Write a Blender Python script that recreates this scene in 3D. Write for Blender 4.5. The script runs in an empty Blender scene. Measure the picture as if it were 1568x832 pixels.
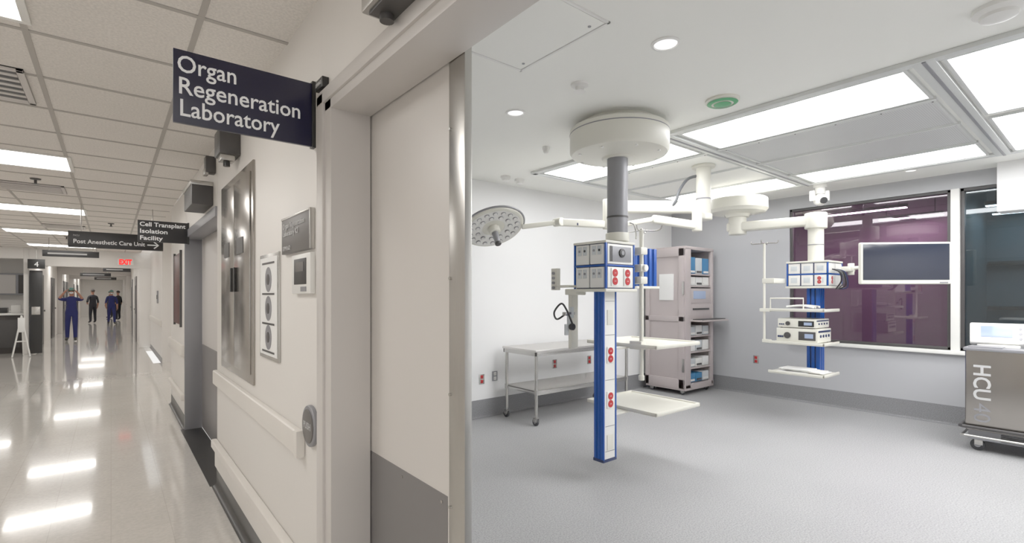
import bpy, bmesh, math, random
from mathutils import Vector, Matrix
random.seed(4)
scn = bpy.context.scene
H = 1.5
# ---------------------------------------------------------------- materials
def lin(c):
    out = []
    for v in c[:3]:
        v = v / 255.0
        out.append(v / 12.92 if v <= 0.04045 else ((v + 0.055) / 1.055) ** 2.4)
    return out

def mat(name, col, rough=0.5, metal=0.0, var=0.03, nscale=6.0, bump=0.0, bscale=60.0,
        stretch=None, coat=0.0, emit=0.0, speck=0.0, spscale=250.0, tile=None, tilecol=None, spec=0.5, dots=None):
    m = bpy.data.materials.new(name)
    m.use_nodes = True
    nt = m.node_tree
    N, L = nt.nodes, nt.links
    b = N['Principled BSDF']
    c = lin(col)
    tc = N.new('ShaderNodeTexCoord')
    mp = N.new('ShaderNodeMapping')
    L.new(tc.outputs['Object'], mp.inputs[0])
    if stretch:
        mp.inputs['Scale'].default_value = stretch
    no = N.new('ShaderNodeTexNoise')
    no.inputs['Scale'].default_value = nscale
    no.inputs['Detail'].default_value = 4
    L.new(mp.outputs[0], no.inputs['Vector'])
    mx = N.new('ShaderNodeMix'); mx.data_type = 'RGBA'
    mx.inputs[6].default_value = [max(0, x * (1 - var)) for x in c] + [1]
    mx.inputs[7].default_value = [min(1, x * (1 + var)) for x in c] + [1]
    L.new(no.outputs['Fac'], mx.inputs[0])
    out = mx.outputs[2]
    if speck > 0:
        n2 = N.new('ShaderNodeTexNoise'); n2.inputs['Scale'].default_value = spscale
        n2.inputs['Detail'].default_value = 2
        L.new(tc.outputs['Object'], n2.inputs['Vector'])
        r = N.new('ShaderNodeMapRange')
        r.inputs[1].default_value = 0.35; r.inputs[2].default_value = 0.65
        r.inputs[3].default_value = 1 - speck; r.inputs[4].default_value = 1 + speck
        L.new(n2.outputs['Fac'], r.inputs[0])
        m2 = N.new('ShaderNodeVectorMath'); m2.operation = 'SCALE'
        L.new(out, m2.inputs[0]); L.new(r.outputs[0], m2.inputs['Scale'])
        out = m2.outputs[0]
    if tile:
        br = N.new('ShaderNodeTexBrick')
        br.offset = 0.0; br.squash = 1.0
        br.inputs['Scale'].default_value = 1.0
        br.inputs['Brick Width'].default_value = tile
        br.inputs['Row Height'].default_value = tile
        br.inputs['Mortar Size'].default_value = 0.002
        br.inputs['Color1'].default_value = (1, 1, 1, 1)
        br.inputs['Color2'].default_value = (0.97, 0.97, 0.97, 1)
        br.inputs['Mortar'].default_value = (0.84, 0.83, 0.81, 1)
        L.new(tc.outputs['Object'], br.inputs['Vector'])
        m3 = N.new('ShaderNodeVectorMath'); m3.operation = 'MULTIPLY'
        L.new(out, m3.inputs[0]); L.new(br.outputs['Color'], m3.inputs[1])
        out = m3.outputs[0]
    if dots:
        vo = N.new('ShaderNodeTexVoronoi'); vo.inputs['Scale'].default_value = dots
        vo.inputs['Randomness'].default_value = 0.0
        L.new(tc.outputs['Object'], vo.inputs['Vector'])
        r = N.new('ShaderNodeMapRange')
        r.inputs[1].default_value = 0.25; r.inputs[2].default_value = 0.35
        r.inputs[3].default_value = 0.6; r.inputs[4].default_value = 1.0
        L.new(vo.outputs['Distance'], r.inputs[0])
        m4 = N.new('ShaderNodeVectorMath'); m4.operation = 'SCALE'
        L.new(out, m4.inputs[0]); L.new(r.outputs[0], m4.inputs['Scale'])
        out = m4.outputs[0]
    L.new(out, b.inputs['Base Color'])
    b.inputs['Roughness'].default_value = rough
    b.inputs['Metallic'].default_value = metal
    b.inputs['Specular IOR Level'].default_value = spec
    if coat:
        b.inputs['Coat Weight'].default_value = coat
        b.inputs['Coat Roughness'].default_value = 0.05
    if emit:
        b.inputs['Emission Color'].default_value = c + [1]
        b.inputs['Emission Strength'].default_value = emit
    if bump:
        nb = N.new('ShaderNodeTexNoise'); nb.inputs['Scale'].default_value = bscale
        L.new(mp.outputs[0], nb.inputs['Vector'])
        bp = N.new('ShaderNodeBump'); bp.inputs['Strength'].default_value = bump
        bp.inputs['Distance'].default_value = 0.01
        L.new(nb.outputs['Fac'], bp.inputs['Height'])
        L.new(bp.outputs[0], b.inputs['Normal'])
    return m

def glassmat(name, col, refl=0.12):
    m = bpy.data.materials.new(name); m.use_nodes = True
    nt = m.node_tree; N, L = nt.nodes, nt.links
    for n in list(N):
        if n.type == 'BSDF_PRINCIPLED': N.remove(n)
    out = [n for n in N if n.type == 'OUTPUT_MATERIAL'][0]
    tr = N.new('ShaderNodeBsdfTransparent'); gl = N.new('ShaderNodeBsdfGlossy'); gl.inputs['Roughness'].default_value = .02
    tc = N.new('ShaderNodeTexCoord'); no = N.new('ShaderNodeTexNoise'); no.inputs['Scale'].default_value = .8
    L.new(tc.outputs['Object'], no.inputs['Vector'])
    mx = N.new('ShaderNodeMix'); mx.data_type = 'RGBA'; c = lin(col)
    mx.inputs[6].default_value = [x * .9 for x in c] + [1]; mx.inputs[7].default_value = [min(1, x * 1.1) for x in c] + [1]
    L.new(no.outputs['Fac'], mx.inputs[0]); L.new(mx.outputs[2], tr.inputs[0])
    fr = N.new('ShaderNodeFresnel'); fr.inputs[0].default_value = 1.5
    ad = N.new('ShaderNodeMath'); ad.operation = 'ADD'; ad.inputs[1].default_value = refl; L.new(fr.outputs[0], ad.inputs[0])
    ms = N.new('ShaderNodeMixShader'); L.new(ad.outputs[0], ms.inputs[0]); L.new(tr.outputs[0], ms.inputs[1]); L.new(gl.outputs[0], ms.inputs[2])
    L.new(ms.outputs[0], out.inputs[0])
    return m

M = {}
M['cwall'] = mat('corridor_paint', (230, 226, 221), 0.45, var=0.02, nscale=2, bump=0.03, bscale=120)
M['cceil'] = mat('ceiling_tile', (228, 223, 217), 0.9, var=0.03, speck=0.08, spscale=90)
M['tbar'] = mat('tbar', (172, 167, 161), 0.6)
M['cfloor'] = mat('vinyl_composition_tile', (207, 202, 195), 0.12, var=0.07, nscale=5, speck=0.05, spscale=40, tile=0.305, bump=0.015, bscale=3, coat=0.6)
M['blackbase'] = mat('black_cove_base', (22, 21, 21), 0.4)
M['bumper'] = mat('wall_guard', (224, 219, 212), 0.4)
M['frame'] = mat('painted_door_frame', (203, 198, 194), 0.38, var=0.02)
M['leaf'] = mat('door_laminate', (213, 208, 203), 0.4, var=0.02, nscale=3)
M['kick'] = mat('kick_plate', (112, 109, 109), 0.4, var=0.04, nscale=3)
M['steel'] = mat('brushed_steel', (186, 184, 180), 0.27, 1.0, var=0.08, nscale=8, stretch=(40, 40, 1))
M['steelH'] = mat('brushed_steel_sheet', (160, 155, 149), 0.2, 1.0, var=0.12, nscale=3, bump=0.08, bscale=5)
M['steeltop'] = mat('steel_top', (205, 202, 198), 0.35, 1.0, var=0.06, nscale=8, stretch=(1, 30, 30))
M['navy'] = mat('navy_sign', (7, 7, 42), 0.35, var=0.05)
M['darksign'] = mat('charcoal_sign', (20, 19, 23), 0.4)
M['graysign'] = mat('grey_plaque', (84, 80, 78), 0.4)
M['textw'] = mat('sign_lettering', (235, 235, 235), 0.5, emit=0.1)
M['textg'] = mat('grey_lettering', (190, 190, 190), 0.5)
M['black'] = mat('black_plastic', (12, 12, 14), 0.4)
M['dgrey'] = mat('dark_grey', (56, 54, 54), 0.45)
M['mgrey'] = mat('mid_grey', (132, 132, 137), 0.4, 0.2)
M['white'] = mat('white_enamel', (234, 233, 229), 0.3, var=0.01)
M['offw'] = mat('medical_cream', (222, 220, 208), 0.32, var=0.015)
M['orwall'] = mat('or_wall_paint', (231, 231, 231), 0.5, var=0.012, nscale=1.5)
M['orgrey'] = mat('or_grey_wall', (174, 175, 179), 0.45, var=0.02, nscale=1.5)
M['orceil'] = mat('or_ceiling', (247, 247, 241), 0.55, var=0.01, nscale=1.5)
M['orfloor'] = mat('or_speckled_vinyl', (153, 153, 154), 0.45, var=0.12, nscale=1.1, speck=0.24, spscale=100)
M['orbase'] = mat('or_cove_base', (120, 120, 123), 0.5, var=0.03, speck=0.2, spscale=110)
M['alu'] = mat('ceiling_extrusion', (212, 214, 212), 0.4, 0.2)
M['diff'] = mat('perforated_diffuser', (205, 206, 206), 0.5, 0.1, dots=70)
M['lamp'] = mat('or_light_lens', (252, 252, 252), 0.5, emit=10.2, var=0.0)
M['clamp'] = mat('corridor_light_lens', (255, 251, 245), 0.5, emit=10.5, var=0.0)
M['pinklamp'] = mat('observation_light_lens', (255, 232, 248), 0.5, emit=30.0, var=0.0)
M['teallamp'] = mat('side_room_light_lens', (238, 248, 252), 0.5, emit=20.0, var=0.0)
M['down'] = mat('downlight_lens', (250, 250, 250), 0.3, emit=1.0, dots=60)
M['blue'] = mat('boom_blue', (3, 70, 162), 0.3, 0.1, var=0.05)
M['bluedk'] = mat('boom_edge_navy', (16, 34, 78), 0.35)
M['red'] = mat('red_outlet', (180, 8, 16), 0.35)
M['redglow'] = mat('exit_letters', (225, 12, 10), 0.4, emit=1.2)
M['darkred'] = mat('dark_red_glass', (78, 18, 18), 0.4)
M['green'] = mat('green_led', (74, 158, 104), 0.4, emit=0.05)
M['taupe'] = mat('taupe_cabinet', (180, 169, 168), 0.4, var=0.02)
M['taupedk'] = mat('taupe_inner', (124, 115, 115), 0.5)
M['purplewall'] = mat('lavender_wall', (136, 117, 132), 0.7, var=0.08, nscale=0.8)
M['tealwall'] = mat('teal_wall', (98, 112, 121), 0.7, var=0.1, nscale=0.8)
M['darkceil'] = mat('dark_ceiling', (60, 48, 58), 0.8)
M['purple'] = glassmat('tinted_window_glass', (212, 198, 209), .03)
M['teal'] = glassmat('tinted_side_glass', (190, 204, 210), .03)
M['screen'] = mat('display_screen', (28, 33, 48), 0.12, var=0.05)
M['lcd'] = mat('lit_lcd', (140, 156, 186), 0.2, emit=0.15)
M['paper'] = mat('paper', (236, 236, 234), 0.7)
M['binblue'] = mat('blue_pack', (52, 118, 168), 0.5)
M['binlt'] = mat('clear_bin', (200, 206, 210), 0.25)
M['scrub'] = mat('navy_scrubs', (16, 24, 82), 0.85, var=0.15, nscale=10)
M['scrubdk'] = mat('black_scrubs', (16, 16, 26), 0.85, var=0.15, nscale=10)
M['skin'] = mat('skin', (158, 104, 82), 0.5)
M['hair'] = mat('hair', (30, 22, 18), 0.7)
M['cap'] = mat('surgical_cap', (84, 128, 120), 0.8)
M['mask'] = mat('surgical_mask', (225, 232, 235), 0.8)
M['tire'] = mat('castor_rubber', (46, 46, 50), 0.6)
M['counter'] = mat('counter_laminate', (46, 42, 40), 0.5)
M['rubber'] = mat('grey_hose', (78, 80, 84), 0.5)

# ---------------------------------------------------------------- builder
class B:
    def __init__(s, name, M0=None):
        s.name = name; s.bm = bmesh.new(); s.mats = []; s.M = M0 or Matrix.Identity(4)
    def mi(s, k):
        if k not in s.mats: s.mats.append(k)
        return s.mats.index(k)
    def merge(s, t, k, T=None):
        i = s.mi(k)
        for f in t.faces:
            f.material_index = i; f.smooth = True
        me = bpy.data.meshes.new('tmp'); t.to_mesh(me); t.free()
        me.transform(s.M @ (T or Matrix.Identity(4)))
        s.bm.from_mesh(me); bpy.data.meshes.remove(me)
    def box(s, lo, hi, k, bev=0.0, T=None, seg=2):
        t = bmesh.new()
        bmesh.ops.create_cube(t, size=1)
        c = [(a + b) / 2 for a, b in zip(lo, hi)]; d = [abs(b - a) for a, b in zip(lo, hi)]
        for v in t.verts:
            v.co = Vector((c[0] + v.co.x * d[0], c[1] + v.co.y * d[1], c[2] + v.co.z * d[2]))
        bev = min(bev, min(d) * 0.45)
        if bev > 0:
            bmesh.ops.bevel(t, geom=t.edges[:], offset=bev, segments=seg, profile=0.6, affect='EDGES')
        s.merge(t, k, T); return s
    def cyl(s, p0, p1, r, k, seg=24, r2=None, bev=0.0, T=None):
        p0 = Vector(p0); p1 = Vector(p1); d = p1 - p0
        t = bmesh.new()
        bmesh.ops.create_cone(t, cap_ends=True, segments=seg, radius1=r, radius2=r if r2 is None else r2, depth=d.length)
        if bev > 0:
            es = [e for e in t.edges if abs(abs(e.verts[0].co.z) - d.length / 2) < 1e-6 and abs(e.verts[0].co.z - e.verts[1].co.z) < 1e-6]
            bmesh.ops.bevel(t, geom=es, offset=bev, segments=3, profile=0.5, affect='EDGES')
        q = Vector((0, 0, 1)).rotation_difference(d.normalized()).to_matrix().to_4x4()
        X = Matrix.Translation((p0 + p1) / 2) @ q
        s.merge(t, k, (T or Matrix.Identity(4)) @ X); return s
    def tube(s, pts, r, k, seg=10, smooth=0, T=None):
        P = [Vector(p) for p in pts]
        if smooth:
            Q = []
            for i in range(len(P) - 1):
                a = P[max(i - 1, 0)]; b = P[i]; c = P[i + 1]; d = P[min(i + 2, len(P) - 1)]
                for j in range(smooth):
                    u = j / smooth
                    Q.append(0.5 * ((2 * b) + (-a + c) * u + (2 * a - 5 * b + 4 * c - d) * u * u + (-a + 3 * b - 3 * c + d) * u ** 3))
            Q.append(P[-1]); P = Q
        t = bmesh.new(); rings = []
        prev = None
        for i, p in enumerate(P):
            tg = (P[min(i + 1, len(P) - 1)] - P[max(i - 1, 0)]).normalized()
            if prev is None:
                n = tg.orthogonal().normalized()
            else:
                n = (prev - tg * prev.dot(tg))
                n = n.normalized() if n.length > 1e-6 else tg.orthogonal().normalized()
            prev = n; b = tg.cross(n)
            rings.append([t.verts.new(p + r * (math.cos(a) * n + math.sin(a) * b)) for a in [2 * math.pi * j / seg for j in range(seg)]])
        for i in range(len(rings) - 1):
            for j in range(seg):
                t.faces.new((rings[i][j], rings[i][(j + 1) % seg], rings[i + 1][(j + 1) % seg], rings[i + 1][j]))
        t.faces.new(rings[0][::-1]); t.faces.new(rings[-1])
        s.merge(t, k, T); return s
    def lathe(s, prof, k, c=(0, 0, 0), seg=40, T=None):
        t = bmesh.new(); rings = []
        for r, z in prof:
            if r < 1e-6:
                rings.append([t.verts.new((c[0], c[1], c[2] + z))])
            else:
                rings.append([t.verts.new((c[0] + r * math.cos(2 * math.pi * j / seg), c[1] + r * math.sin(2 * math.pi * j / seg), c[2] + z)) for j in range(seg)])
        for a, b in zip(rings[:-1], rings[1:]):
            for j in range(seg):
                j2 = (j + 1) % seg
                if len(a) == 1 and len(b) == 1: continue
                if len(a) == 1: t.faces.new((a[0], b[j2], b[j]))
                elif len(b) == 1: t.faces.new((a[j], a[j2], b[0]))
                else: t.faces.new((a[j], a[j2], b[j2], b[j]))
        bmesh.ops.recalc_face_normals(t, faces=t.faces[:])
        s.merge(t, k, T); return s
    def sph(s, c, r, k, sc=(1, 1, 1), T=None, seg=20):
        t = bmesh.new(); bmesh.ops.create_uvsphere(t, u_segments=seg, v_segments=seg // 2 + 2, radius=r)
        for v in t.verts:
            v.co = Vector((c[0] + v.co.x * sc[0], c[1] + v.co.y * sc[1], c[2] + v.co.z * sc[2]))
        s.merge(t, k, T); return s
    def text(s, body, o, xd, yd, k, size=0.1, width=None, align='LEFT', ext=0.0008, bold=0.0):
        cu = bpy.data.curves.new('t', 'FONT'); cu.body = body; cu.size = size; cu.align_x = align; cu.extrude = ext; cu.offset = bold
        cu.resolution_u = 3
        ob = bpy.data.objects.new('t', cu); scn.collection.objects.link(ob)
        dg = bpy.context.evaluated_depsgraph_get()
        me = bpy.data.meshes.new_from_object(ob.evaluated_get(dg))
        bpy.data.objects.remove(ob); bpy.data.curves.remove(cu)
        if not me.vertices: return s
        if width:
            xs = [v.co.x for v in me.vertices]; w = max(xs) - min(xs)
            me.transform(Matrix.Diagonal((width / w, 1, 1, 1)))
        xd = Vector(xd).normalized(); yd = Vector(yd).normalized(); n = xd.cross(yd)
        T = Matrix(((xd.x, yd.x, n.x, o[0]), (xd.y, yd.y, n.y, o[1]), (xd.z, yd.z, n.z, o[2]), (0, 0, 0, 1)))
        t = bmesh.new(); t.from_mesh(me); bpy.data.meshes.remove(me)
        s.merge(t, k, T); return s
    def done(s, flat=35):
        me = bpy.data.meshes.new(s.name)
        s.bm.to_mesh(me); s.bm.free()
        for k in s.mats: me.materials.append(M[k])
        try: me.set_sharp_from_angle(angle=math.radians(flat))
        except Exception: pass
        ob = bpy.data.objects.new(s.name, me)
        scn.collection.objects.link(ob)
        return ob

def RZ(a, o=(0, 0, 0)):
    return Matrix.Translation(o) @ Matrix.Rotation(a, 4, 'Z')
def one(name, lo, hi, k, bev=0.0):
    b = B(name); b.box(lo, hi, k, bev); return b.done()

XW = 0.65      # corridor face of wall
XI = 0.79      # OR face of wall
CZ = 2.69      # corridor ceiling
OZ = 2.90      # OR ceiling
YL = 4.95      # OR left wall
XB = 7.55      # OR back wall
YR = -2.0
XL = -1.62     # left side of corridor beyond portal

# ---------------------------------------------------------------- shell
b = B('floor'); b.box((-6.5, -3.5, -0.1), (0.72, 46, 0), 'cfloor'); b.box((0.72, 8.3, -0.1), (3.2, 13.4, 0), 'cfloor')
b.box((0.72, 17.5, -0.1), (1.1, 46, 0), 'cfloor'); b.done()
b = B('floor_operating_room'); b.box((0.72, YR - 0.12, -0.1), (XB + 0.12, YL + 0.12, 0), 'orfloor'); b.done()
b = B('floor_threshold'); b.box((0.60, 4.5, 0), (0.80, 6.6, 0.004), 'blackbase'); b.box((0.58, -0.3, 0), (0.80, 1.87, 0.004), 'blackbase'); b.done()

b = B('ceiling'); b.box((-6.5, -3.5, CZ), (XW, 46, CZ + 0.1), 'cceil'); b.box((XW, 8.3, CZ), (3.2, 13.4, CZ + 0.1), 'cceil'); b.box((XW, 17.5, CZ), (1.1, 46, CZ + 0.1), 'cceil')
x = -6.3
while x < 0.6:
    b.box((x - 0.012, -3.5, CZ - 0.004), (x + 0.012, 46, CZ), 'tbar'); x += 0.6
y = -3.0
while y < 46:
    b.box((-6.5, y - 0.012, CZ - 0.0045), (XW, y + 0.012, CZ), 'tbar'); y += 0.61
b.done()
b = B('ceiling_operating_room'); b.box((XI, YR, OZ), (XB, YL, OZ + 0.1), 'orceil'); b.done()

one('wall_corridor', (XW, 2.0, 0), (XI, 4.5, OZ + 0.1), 'cwall', 0.006)
one('wall_door_header', (XW, -0.42, 2.27), (XI, 2.0, OZ + 0.1), 'cwall')
one('wall_door_side', (XW, -3.5, 0), (XI, -0.42, OZ + 0.1), 'cwall')
one('wall_recess', (XI, 4.5, 0), (0.92, 5.10, OZ + 0.1), 'cwall')
one('wall_recess_header', (XW, 4.5, 2.2), (0.92, 6.6, CZ), 'cwall')
one('wall_corridor_middle', (XW, 6.6, 0), (0.92, 8.3, CZ), 'cwall', 0.006)
one('wall_cross_corridor', (0.88, 13.4, 0), (3.2, 13.55, CZ), 'cwall')
one('wall_corridor_rear', (0.88, 13.55, 0), (1.0, 17.5, CZ), 'cwall')
one('wall_cross_corridor_end', (3.2, 8.2, 0), (3.3, 13.5, CZ), 'cwall')
one('wall_cross_corridor_near', (0.92, 8.2, 0), (3.2, 8.3, CZ), 'cwall')
one('wall_corridor_far_right', (0.65, 17.8, 0), (0.8, 46, CZ), 'cwall')
one('wall_corridor_far_left', (XL - .1, 17.8, 0), (XL, 46, CZ), 'cwall')
one('wall_end', (XL, 45.9, 0), (.65, 46, CZ), 'cwall')
one('wall_corridor_opposite', (-2.75, -3.5, 0), (-2.6, 14.5, CZ), 'cwall')
one('wall_bay_back', (-6.5, 23, 0), (XL - .1, 23.1, CZ), 'cwall')
one('wall_bay_side', (-6.6, 14.5, 0), (-6.5, 23, CZ), 'cwall')
# portal
b = B('trim_portal'); b.box((-1.62, 17.5, 2.25), (0.95, 17.8, CZ), 'cwall', 0.01); b.box((0.62, 17.5, 0), (0.95, 17.8, 2.25), 'cwall', 0.01)
b.box((-1.72, 17.5, 0), (-1.62, 17.8, CZ), 'cwall', 0.01); b.box((-6.5, 17.5, 2.42), (-1.72, 17.8, CZ), 'cwall', 0.01); b.done()
b = B('door_corridor_double')
b.box((-1.60, 17.36, 0.02), (-1.36, 17.44, 2.12), 'black', 0.01); b.box((-1.50, 17.40, 0.02), (-1.46, 18.2, 2.12), 'dgrey', 0.01)
b.box((-1.56, 17.35, 1.0), (-1.40, 17.36, 1.2), 'steel', 0.004); b.done()
for yy in (26, 33):
    b = B('trim_corridor_frame'); b.box((XL, yy, 2.3), (0.65, yy + .2, CZ), 'frame', 0.01); b.box((XL, yy, 0), (XL + .15, yy + .2, 2.3), 'frame', .01); b.box((.5, yy, 0), (.65, yy + .2, 2.3), 'frame', .01); b.done()
dn = 3
for yy in (19.5, 23.3, 28.5, 30.5, 36, 40):
    b = B('door_%d' % dn); b.box((XL + .001, yy, 0), (XL + .04, yy + 1.1, 2.1), 'dgrey', 0.01); dn += 1
    b.box((XL + .035, yy + .1, .9), (XL + .05, yy + .35, 1.8), 'black'); b.box((XL + .03, yy + .95, 1.0), (XL + .08, yy + 1.0, 1.05), 'steel'); b.done()
    b = B('door_%d' % dn); b.box((0.615, yy + .4, 0), (0.649, yy + 1.5, 2.1), 'kick', 0.01); b.box((.605, yy + .5, .9), (.615, yy + .7, 1.8), 'black'); b.box((.595, yy + 1.35, 1.0), (.615, yy + 1.4, 1.05), 'steel'); b.done(); dn += 1

# OR walls
one('wall_left', (.92, YL, 0), (XB + .12, YL + 0.12, OZ + .1), 'orwall')
one('wall_right', (XI, YR - .12, 0), (XB + .12, YR, OZ + .1), 'orwall')
WY0, WYM0, WYM1, WY1 = 0.20, 1.195, 1.275, 3.03
WZ0, WZ1 = 0.86, 2.72
one('wall_back', (XB, YR, 0), (XB + .12, YL, WZ0), 'orgrey'); one('wall_back', (XB, YR, WZ1), (XB + .12, YL, OZ + .1), 'orgrey')
one('wall_back', (XB, WY1, WZ0), (XB + .12, YL, WZ1), 'orgrey'); one('wall_back', (XB, YR, WZ0), (XB + .12, WY0, WZ1), 'orgrey')
one('trim_soffit', (7.28, YR, 2.38), (XB, 0.86, OZ), 'orwall', 0.006)
def window(name, y0, y1, k, fk):
    b = B(name)
    b.box((XB + .07, y0, WZ0), (XB + .076, y1, WZ1), k)
    f = 0.035
    for (a, c, d, e) in ((y0, y0 + f, WZ0, WZ1), (y1 - f, y1, WZ0, WZ1), (y0, y1, WZ0, WZ0 + f), (y0, y1, WZ1 - f, WZ1)):
        b.box((XB + .02, a, d), (XB + .07, c, e), fk, .004)
    return b
window('window_1', WYM1, WY1, 'purple', 'dgrey').done()
b = window('window_2', WY0, WYM0, 'teal', 'dgrey')
b.done()
b = B('trim_window'); b.box((XB - .02, WYM0, WZ0), (XB + .1, WYM1, WZ1), 'white', .006); b.box((XB - .06, WY0 - .05, WZ0 - .045), (XB + .07, WY1 + .03, WZ0), 'white', .008); b.done()
# observation room behind the tinted glass
OX = XB + .12
one('floor_observation_room', (OX, -1.6, -.1), (10.0, 5.5, 0), 'orbase')
one('ceiling_observation_room', (OX, -1.6, 3.1), (10.0, 5.5, 3.2), 'darkceil')
one('wall_observation_back', (9.9, 1.75, 0), (10.0, 5.5, 3.1), 'purplewall')
one('wall_observation_side', (OX, 5.4, 0), (9.9, 5.5, 3.1), 'purplewall')
one('wall_observation_partition', (OX, 1.20, 0), (9.9, 1.26, 3.1), 'tealwall')
one('wall_observation_rear', (9.3, -1.6, 0), (9.4, 1.2, 3.1), 'tealwall')
one('wall_observation_end', (OX, -1.7, 0), (9.4, -1.6, 3.1), 'tealwall')
one('wall_observation_back_side', (9.9, 1.26, 0), (10.0, 1.75, 3.1), 'purplewall')
for (xx, ya, yb_, zz) in ((9.0, 2.0, 3.5, 2.78), (9.6, 1.7, 2.5, 2.70), (8.4, 2.6, 4.4, 2.95)):
    b = B('linear_ceiling_light'); b.box((xx - .05, ya, zz), (xx + .05, yb_, zz + .05), 'dgrey', .004); b.box((xx - .045, ya + .01, zz - .01), (xx + .045, yb_ - .01, zz + .001), 'pinklamp')
    for yy in (ya + .1, yb_ - .1): b.cyl((xx, yy, zz), (xx, yy, 3.1), .006, 'dgrey', 8)
    b.done()
for (xx, ya, yb_, zz) in ((8.9, .2, 1.1, 2.55), (8.4, -.2, 1.1, 2.6)):
    b = B('linear_ceiling_light'); b.box((xx - .04, ya, zz), (xx + .04, yb_, zz + .05), 'dgrey', .004); b.box((xx - .035, ya + .01, zz - .01), (xx + .035, yb_ - .01, zz + .001), 'teallamp')
    for yy in (ya + .1, yb_ - .1): b.cyl((xx, yy, zz), (xx, yy, 3.1), .006, 'dgrey', 8)
    b.done()
b = B('pipe_rack')
for zz in (1.3, 1.9): b.box((9.2, -1.5, zz), (9.28, 1.18, zz + .05), 'dgrey', .004)
b.box((9.15, .55, 0), (9.29, .62, 3.09), 'dgrey', .004); b.done()

# cove baseboards
def cove(name, p0, p1, n, k='orbase', h=0.22, r=0.03):
    b = B(name); t = bmesh.new()
    p0 = Vector(p0); p1 = Vector(p1); n = Vector(n)
    prof = [(0.0, 0), (r + .004, 0)] + [(0.004 + r - r * math.sin(a), r - r * math.cos(a)) for a in [math.pi / 2 * i / 5 for i in range(1, 6)]] + [(0.004, h), (0, h)]
    A = [t.verts.new(p0 + n * a + Vector((0, 0, z + .001))) for a, z in prof]; C = [t.verts.new(p1 + n * a + Vector((0, 0, z + .001))) for a, z in prof]
    for i in range(len(prof)):
        j = (i + 1) % len(prof); t.faces.new((A[i], A[j], C[j], C[i]))
    t.faces.new(A); t.faces.new(C[::-1]); bmesh.ops.recalc_face_normals(t, faces=t.faces[:])
    b.merge(t, k); b.done()
cove('baseboard_left', (.93, YL, 0), (XB, YL, 0), (0, -1, 0))
cove('baseboard_back', (XB, YR, 0), (XB, YL, 0), (-1, 0, 0))
cove('baseboard_right', (XI, YR, 0), (XB, YR, 0), (0, 1, 0))
cove('baseboard_corridor', (XW, 2.0, 0), (XW, 4.5, 0), (-1, 0, 0), 'blackbase', 0.15, 0.035)
cove('baseboard_corridor', (XW, 6.6, 0), (XW, 8.3, 0), (-1, 0, 0), 'blackbase', 0.13, 0.03)
cove('baseboard_corridor', (.88, 13.4, 0), (.88, 17.5, 0), (-1, 0, 0), 'kick', 0.1, 0.02)

# ---------------------------------------------------------------- sliding door & frame
b = B('trim_door_frame')
b.box((XW - .012, 1.865, 0), (XI + .003, 2.0, 2.27), 'frame', .004)
b.box((XW - .012, -.42, 2.20), (XI + .003, 2.0, 2.275), 'frame', .004)
b.box((XW - .012, -.42, 0), (XI + .003, -.30, 2.27), 'frame', .004)
b.box((XW - .022, 1.93, 0), (XW, 2.0, 2.275), 'frame', .003); b.box((XW - .022, -.42, 2.235), (XW, 2.0, 2.285), 'frame', .003)
b.done()
b = B('door_sliding')
b.box((.799, 1.285, .012), (.815, 2.6, 2.26), 'leaf', .002)
b.box((.794, 1.20, .012), (.820, 1.287, 2.26), 'steel', .004)
b.box((.797, 1.30, .012), (.800, 2.6, .885), 'kick', .001)
for zz in (.4, .86, 1.2, 1.55, 2.0): b.cyl((.791, 1.28, zz), (.795, 1.28, zz), .005, 'steel', 10)
for yy in (1.33, 1.6): b.cyl((.794, yy, .86), (.798, yy, .86), .005, 'steel', 10)
b.done()
b = B('door_2')
b.box((.80, 5.12, .01), (.84, 6.54, 2.19), 'frame', .003); b.box((.793, 5.16, .02), (.801, 6.5, .95), 'kick', .002)
b.box((.785, 5.3, 1.2), (.801, 5.35, 1.5), 'steel'); b.done()
b = B('trim_door_frame'); b.box((XW - .015, 6.55, 0), (.80, 6.60, 2.2), 'mgrey', .003); b.box((XW - .015, 4.5, 2.12), (.79, 6.60, 2.2), 'mgrey', .003); b.done()

# ---------------------------------------------------------------- corridor wall items
b = B('wall_bumper_rail')
b.box((XW - .035, 2.226, .805), (XW, 4.48, .915), 'bumper', .014, seg=3)
b.box((XW - .04, 2.215, .80), (XW, 2.26, .92), 'bumper', .012); b.done()
b = B('wall_guard_lower'); b.box((XW - .018, 2.01, .16), (XW, 4.49, .33), 'bumper', .004); b.box((XW - .045, 2.01, .31), (XW, 4.49, .375), 'bumper', .016, seg=3); b.done()
one('wall_bumper_rail', (XW - .04, 6.7, .8), (XW, 8.25, .93), 'bumper', .014)
one('wall_guard_lower', (XW - .04, 6.7, .3), (XW, 8.25, .37), 'bumper', .014)
one('wall_bumper_rail', (.84, 13.5, .8), (.88, 17.45, .93), 'bumper', .014)

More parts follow.
